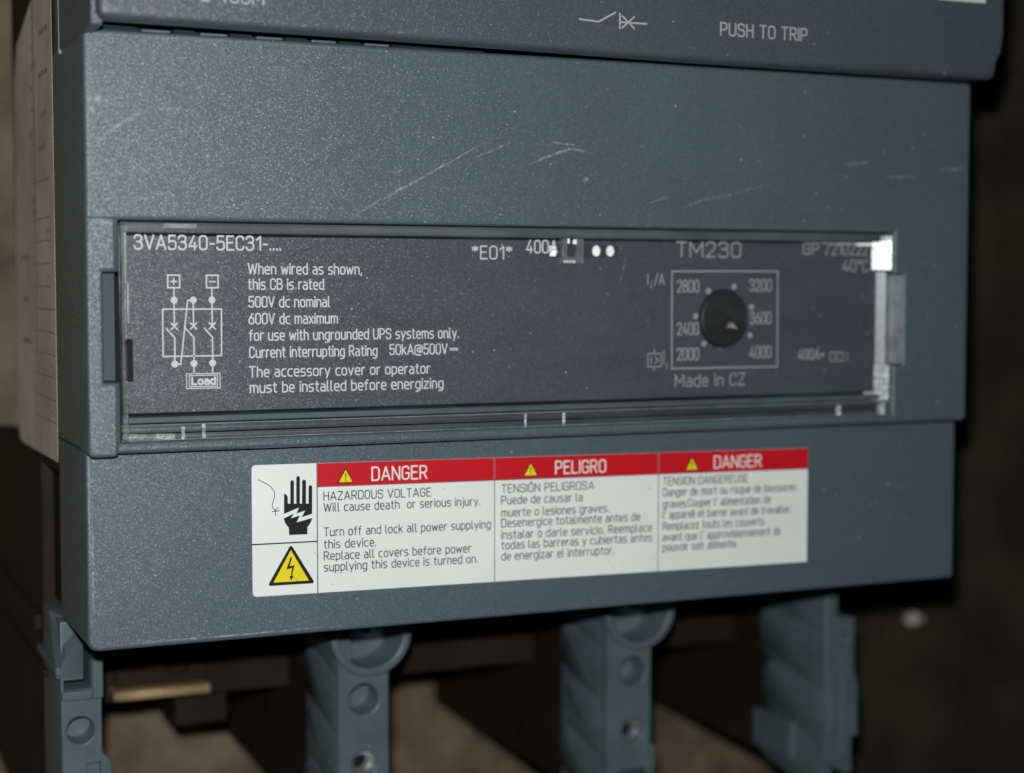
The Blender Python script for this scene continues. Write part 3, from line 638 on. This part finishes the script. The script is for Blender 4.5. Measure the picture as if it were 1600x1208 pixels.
scuff([(33.0, -19.3), (33.3, -19.5)], .25, LD - .05, SCRAT, WL, 'smudge', .02)

gr = random.Random(5)
for k in range(16):
    u0, v0 = gr.uniform(2, 86), gr.choice([gr.uniform(15.6, 17.4), gr.uniform(4, 16)]); a = gr.uniform(0, 6.28); ln = gr.uniform(.3, 1.6)
    scuff([ROT(u0, v0), ROT(u0 + ln * math.cos(a), v0 + ln * .5 * math.sin(a))], gr.uniform(.2, .6), LD - .05 - .002 * k, GRIME, WL, 'smudge', .05)

# --- upper block with the trip button legend
BLK = plate('toggle_cover', [(0.35, 54.4), (0.75, 53.75), (1.5, 53.6), (40, 53.32), (84, 52.9), (134.2, 52.8), (135.2, 53.3), (135.7, 55.5), (136.6, 57.0), (137.0, 60.0), (137.0, 95), (0.2, 95)], [], -9, -6, PANEL, CB, 0.9, 4)
box('lower_lip', 1.6, 134.6, -6.5, -5.0, 54.15, 55.0, LEGP, BLK, 0.2)
box('block_body', 0.4, 137, -6.2, 25.1, 56.0, 95, PANEL, BLK, 0.3)
plate('side_cheek', rrect(-0.25, 1.3, 52.9, 95, .3), [], -7.0, 17.5, PANEL, BLK, .3)
box('cheek_edge', -0.42, 0.2, 16.9, 17.7, 52.4, 95, LEGP, BLK, .1)
BD = -9.015
lettering('PUSH TO TRIP', 86.5, 56.55, 1.95, 14.6, .25, BD, INKD, BLK)
lettering('L 400M', 12.9, 56.25, 2.0, 7.9, .25, BD, INKD, BLK)
lines('breaker_symbol', [([(64.5, 57.45), (67.4, 57.3), (70.0, 58.7)], False), ([(70.65, 56.6), (70.65, 58.6)], False), ([(70.7, 57.45), (74.8, 57.45)], False), ([(71.0, 56.7), (72.9, 58.3)], False), ([(71.0, 58.3), (72.9, 56.7)], False)], .26, BD, INKD, BLK)
plate('cover_sticker', rrect(124.0, 133.0, 64.2, 72, .2), [], -9.08, -8.95, PAPER, BLK, .02, 1)

# --- terminal legs
def cyl_floor(name, cx, cz, r, d0, d1, mat, parent): return plate(name, circ(cx, cz, r, 28), [], d0, d1, mat, parent, 0.1, 2)
def ridges(x0, x1, d0, d1, z0, n, pitch, parent):
    for k in range(n):
        z1 = z0 - k * pitch
        r = random.Random(k); dd = d1 + (-1.2, .8, -.6, .9)[k % 4]
        prof = fillet([(d0, z1 - .3, 0), (d0, z1 - pitch + .1, 0), (dd - 1, z1 - pitch + 2.6, 1), (dd, z1 - pitch + 4.0, 1), (dd + .2, z1 + .8, 1), (dd - 1.5, z1 + 2.0, 1)], 1.3, True)
        n_ = len(prof)
        vs = [(x0, d, z) for d, z in prof] + [(x1, d, z) for d, z in prof]
        # rounded left edge: an inner ring stands proud
        cxm = sum(p[0] for p in prof) / n_; czm = sum(p[1] for p in prof) / n_
        vs += [(x0 - .55, cxm + (d - cxm) * .86, czm + (z - czm) * .8) for d, z in prof]
        fs = [tuple(range(2 * n_, 3 * n_)), tuple(range(n_, 2 * n_))[::-1]]
        for i in range(n_):
            j = (i + 1) % n_
            fs += [(i, j, n_ + j, n_ + i), (2 * n_ + i, 2 * n_ + j, j, i)]
        o = mesh('ridge', vs, fs, LEGP, parent); recalc(o)
        o.data.polygons.foreach_set('use_smooth', [True] * len(o.data.polygons)); o.data.set_sharp_from_angle(angle=math.radians(50))
def screw(cx, cz, r, d, parent):
    o = cyl_floor('screw', cx, cz, r, d, d + 2, STEEL, parent)
    return o
def leg_mid(x0, x1, cx, zb, name='terminal_leg'):
    h1, h2 = (cx - 1.0, -42.3), (cx - 1.0, -52.4)
    t0 = math.degrees(math.acos((x0 - cx) / 6.3)); t1 = math.degrees(math.acos((x1 - cx) / 6.3))
    leg = plate(name, [(x0, zb), (x1, zb)] + arc(cx, -32.1, 6.3, -t1, -t0, 14), [circ(h1[0], h1[1], 2.4), circ(h2[0], h2[1], 2.0)], 28, 44.5, LEGP, CB, 0.3, 3)
    cyl_floor('hole_floor', h1[0], h1[1], 2.5, 33, 34.5, LEGP, leg)
    cyl_floor('hole_floor', h2[0], h2[1], 2.1, 32.5, 33, DARK, leg)
    # threaded insert
    vs, fs = [], []
    N = 60
    for i in range(N + 1):
        a = 2 * math.pi * 2.5 * i / N; d = 28.6 + 3.4 * i / N
        for rr in (1.98, 1.25): vs.append((h2[0] + rr * math.cos(a), d, h2[1] + rr * math.sin(a)))
    fs = [(2 * i, 2 * i + 1, 2 * i + 3, 2 * i + 2) for i in range(N)]
    mesh('thread', vs, fs, STEEL, leg)
    tube('socket_cup', cx, -32.1, 5.2, 6.5, 27.0, 43, LEGP, leg, 48, .3)
    cyl_floor('cup_floor', cx, -32.1, 5.3, 34.5, 36, LEGP, leg)
    ridges(x0 - .1, x0 + 2.5, 29.5, 43, -29.0, 4, 9.1, leg)
    return leg
L2 = leg_mid(41.7, 50.0, 46.9, -63); L3 = leg_mid(87.7, 96.3, 93.8, -64)
for l, cx, h in ((L2, 46.9, 0), (L3, 93.8, 0)):
    box('cup_rib', cx - 1.0, cx + .1, 27.6, 34, -32, -28, LEGP, l, .2)
box('leg_foot', 95.0, 97.4, 28.2, 44, -66, -55.2, LEGP, L3, .6); box('foot_recess_shade', 90.0, 95.2, 27.9, 30, -62, -58.6, GRIP, L3, .3)  # recess drawn as a dark patch, its shade in the colour
# left corner leg
L1 = plate('terminal_leg', [(0.25, -62), (0.25, -26.5), (6.0, -26.5), (6.0, -46.0), (7.3, -47.4), (7.3, -62)], [circ(2.95, -42.5, 2.0), [(3.8, -47.6), (5.7, -47.4), (5.7, -52), (3.8, -52)], [(3.5, -27.2), (4.5, -27.2), (4.5, -36.5), (.7, -36.5), (.7, -35.1), (3.5, -35.1)]], 28, 44.5, LEGP, CB, .2, 3)
cyl_floor('hole_floor', 2.95, -42.5, 2.1, 32.6, 33.4, LEGP, L1); box('slot_floor', 3.7, 5.8, 29.0, 30, -52.2, -47.2, LEGP, L1)
box('corner_frame', 4.6, 6.15, 27.3, 29, -37.9, -25.8, LEGP, L1, .2); box('corner_frame', 0.3, 4.65, 27.35, 29, -37.95, -36.6, LEGP, L1, .2)
def gusset():
    vs = [(-.4, 34, -25.8), (3.4, 27.8, -27.0), (3.4, 27.8, -34.6), (-.4, 27.8, -34.6), (.9, 26.6, -30.8), (-.4, 36, -34.6), (3.6, 36, -34.2), (3.6, 36, -26)]
    fs = [(0, 4, 1), (1, 4, 2), (2, 4, 3), (0, 3, 4), (0, 5, 3), (3, 5, 6, 2), (1, 2, 6, 7), (0, 1, 7), (0, 7, 6, 5)]
    o = mesh('corner_gusset', vs, fs, LEGP, L1); recalc(o)
gusset()
box('gusset_rail', -.55, .6, 27.5, 46, -34.2, -33.0, LEGP, L1, .3)
# right corner leg
L4 = plate('terminal_leg', [(131.0, -62.2), (131.0, -28), (133.5, -28), (133.5, -36.4), (137.1, -36.8), (137.1, -46.0), (137.9, -49.0), (138.0, -58.0), (136.7, -58.3), (136.7, -61.6), (137.0, -64.6), (135.4, -64.8)], [circ(134.6, -40.6, 1.1, 18)], 28, 44.5, LEGP, CB, .3, 3)
cyl_floor('hole_floor', 134.6, -40.6, 1.2, 29.8, 31, LEGP, L4)
box('leg_rib', 131.6, 133.2, 27.4, 30, -57, -46.5, LEGP, L4, .4); box('leg_rib', 134.2, 135.2, 27.5, 30, -62, -47, LEGP, L4, .4); box('leg_rib', 133.9, 136.9, 27.6, 29, -45.0, -43.4, LEGP, L4, .3)
ridges(130.9, 133.5, 29.5, 47.5, -30.0, 4, 9.6, L4)
box('leg_foot', 129.6, 131.4, 36.5, 50, -64.3, -57.0, LEGP, L4, .8)

# --- brass terminal lug in the first opening
LUG = box('terminal_lug', 12.7, 28.7, 55.5, 61, -45.8, -44.2, BRASS, CB, .5, 3, label='tarnished brass terminal bar under the breaker')
plate('shaded_lug_plate', rrect(13.5, 28.5, -44.5, -30, .4), [circ(23.8, -40.6, 2.3)], 58.5, 60.2, BROWN, LUG, .2, 2)  # plate coloured dark brown for the cover's shadow on it
box('lug_stop', 24.0, 33.0, 62, 75, -52.5, -45.5, BROWN, BASE, .4)
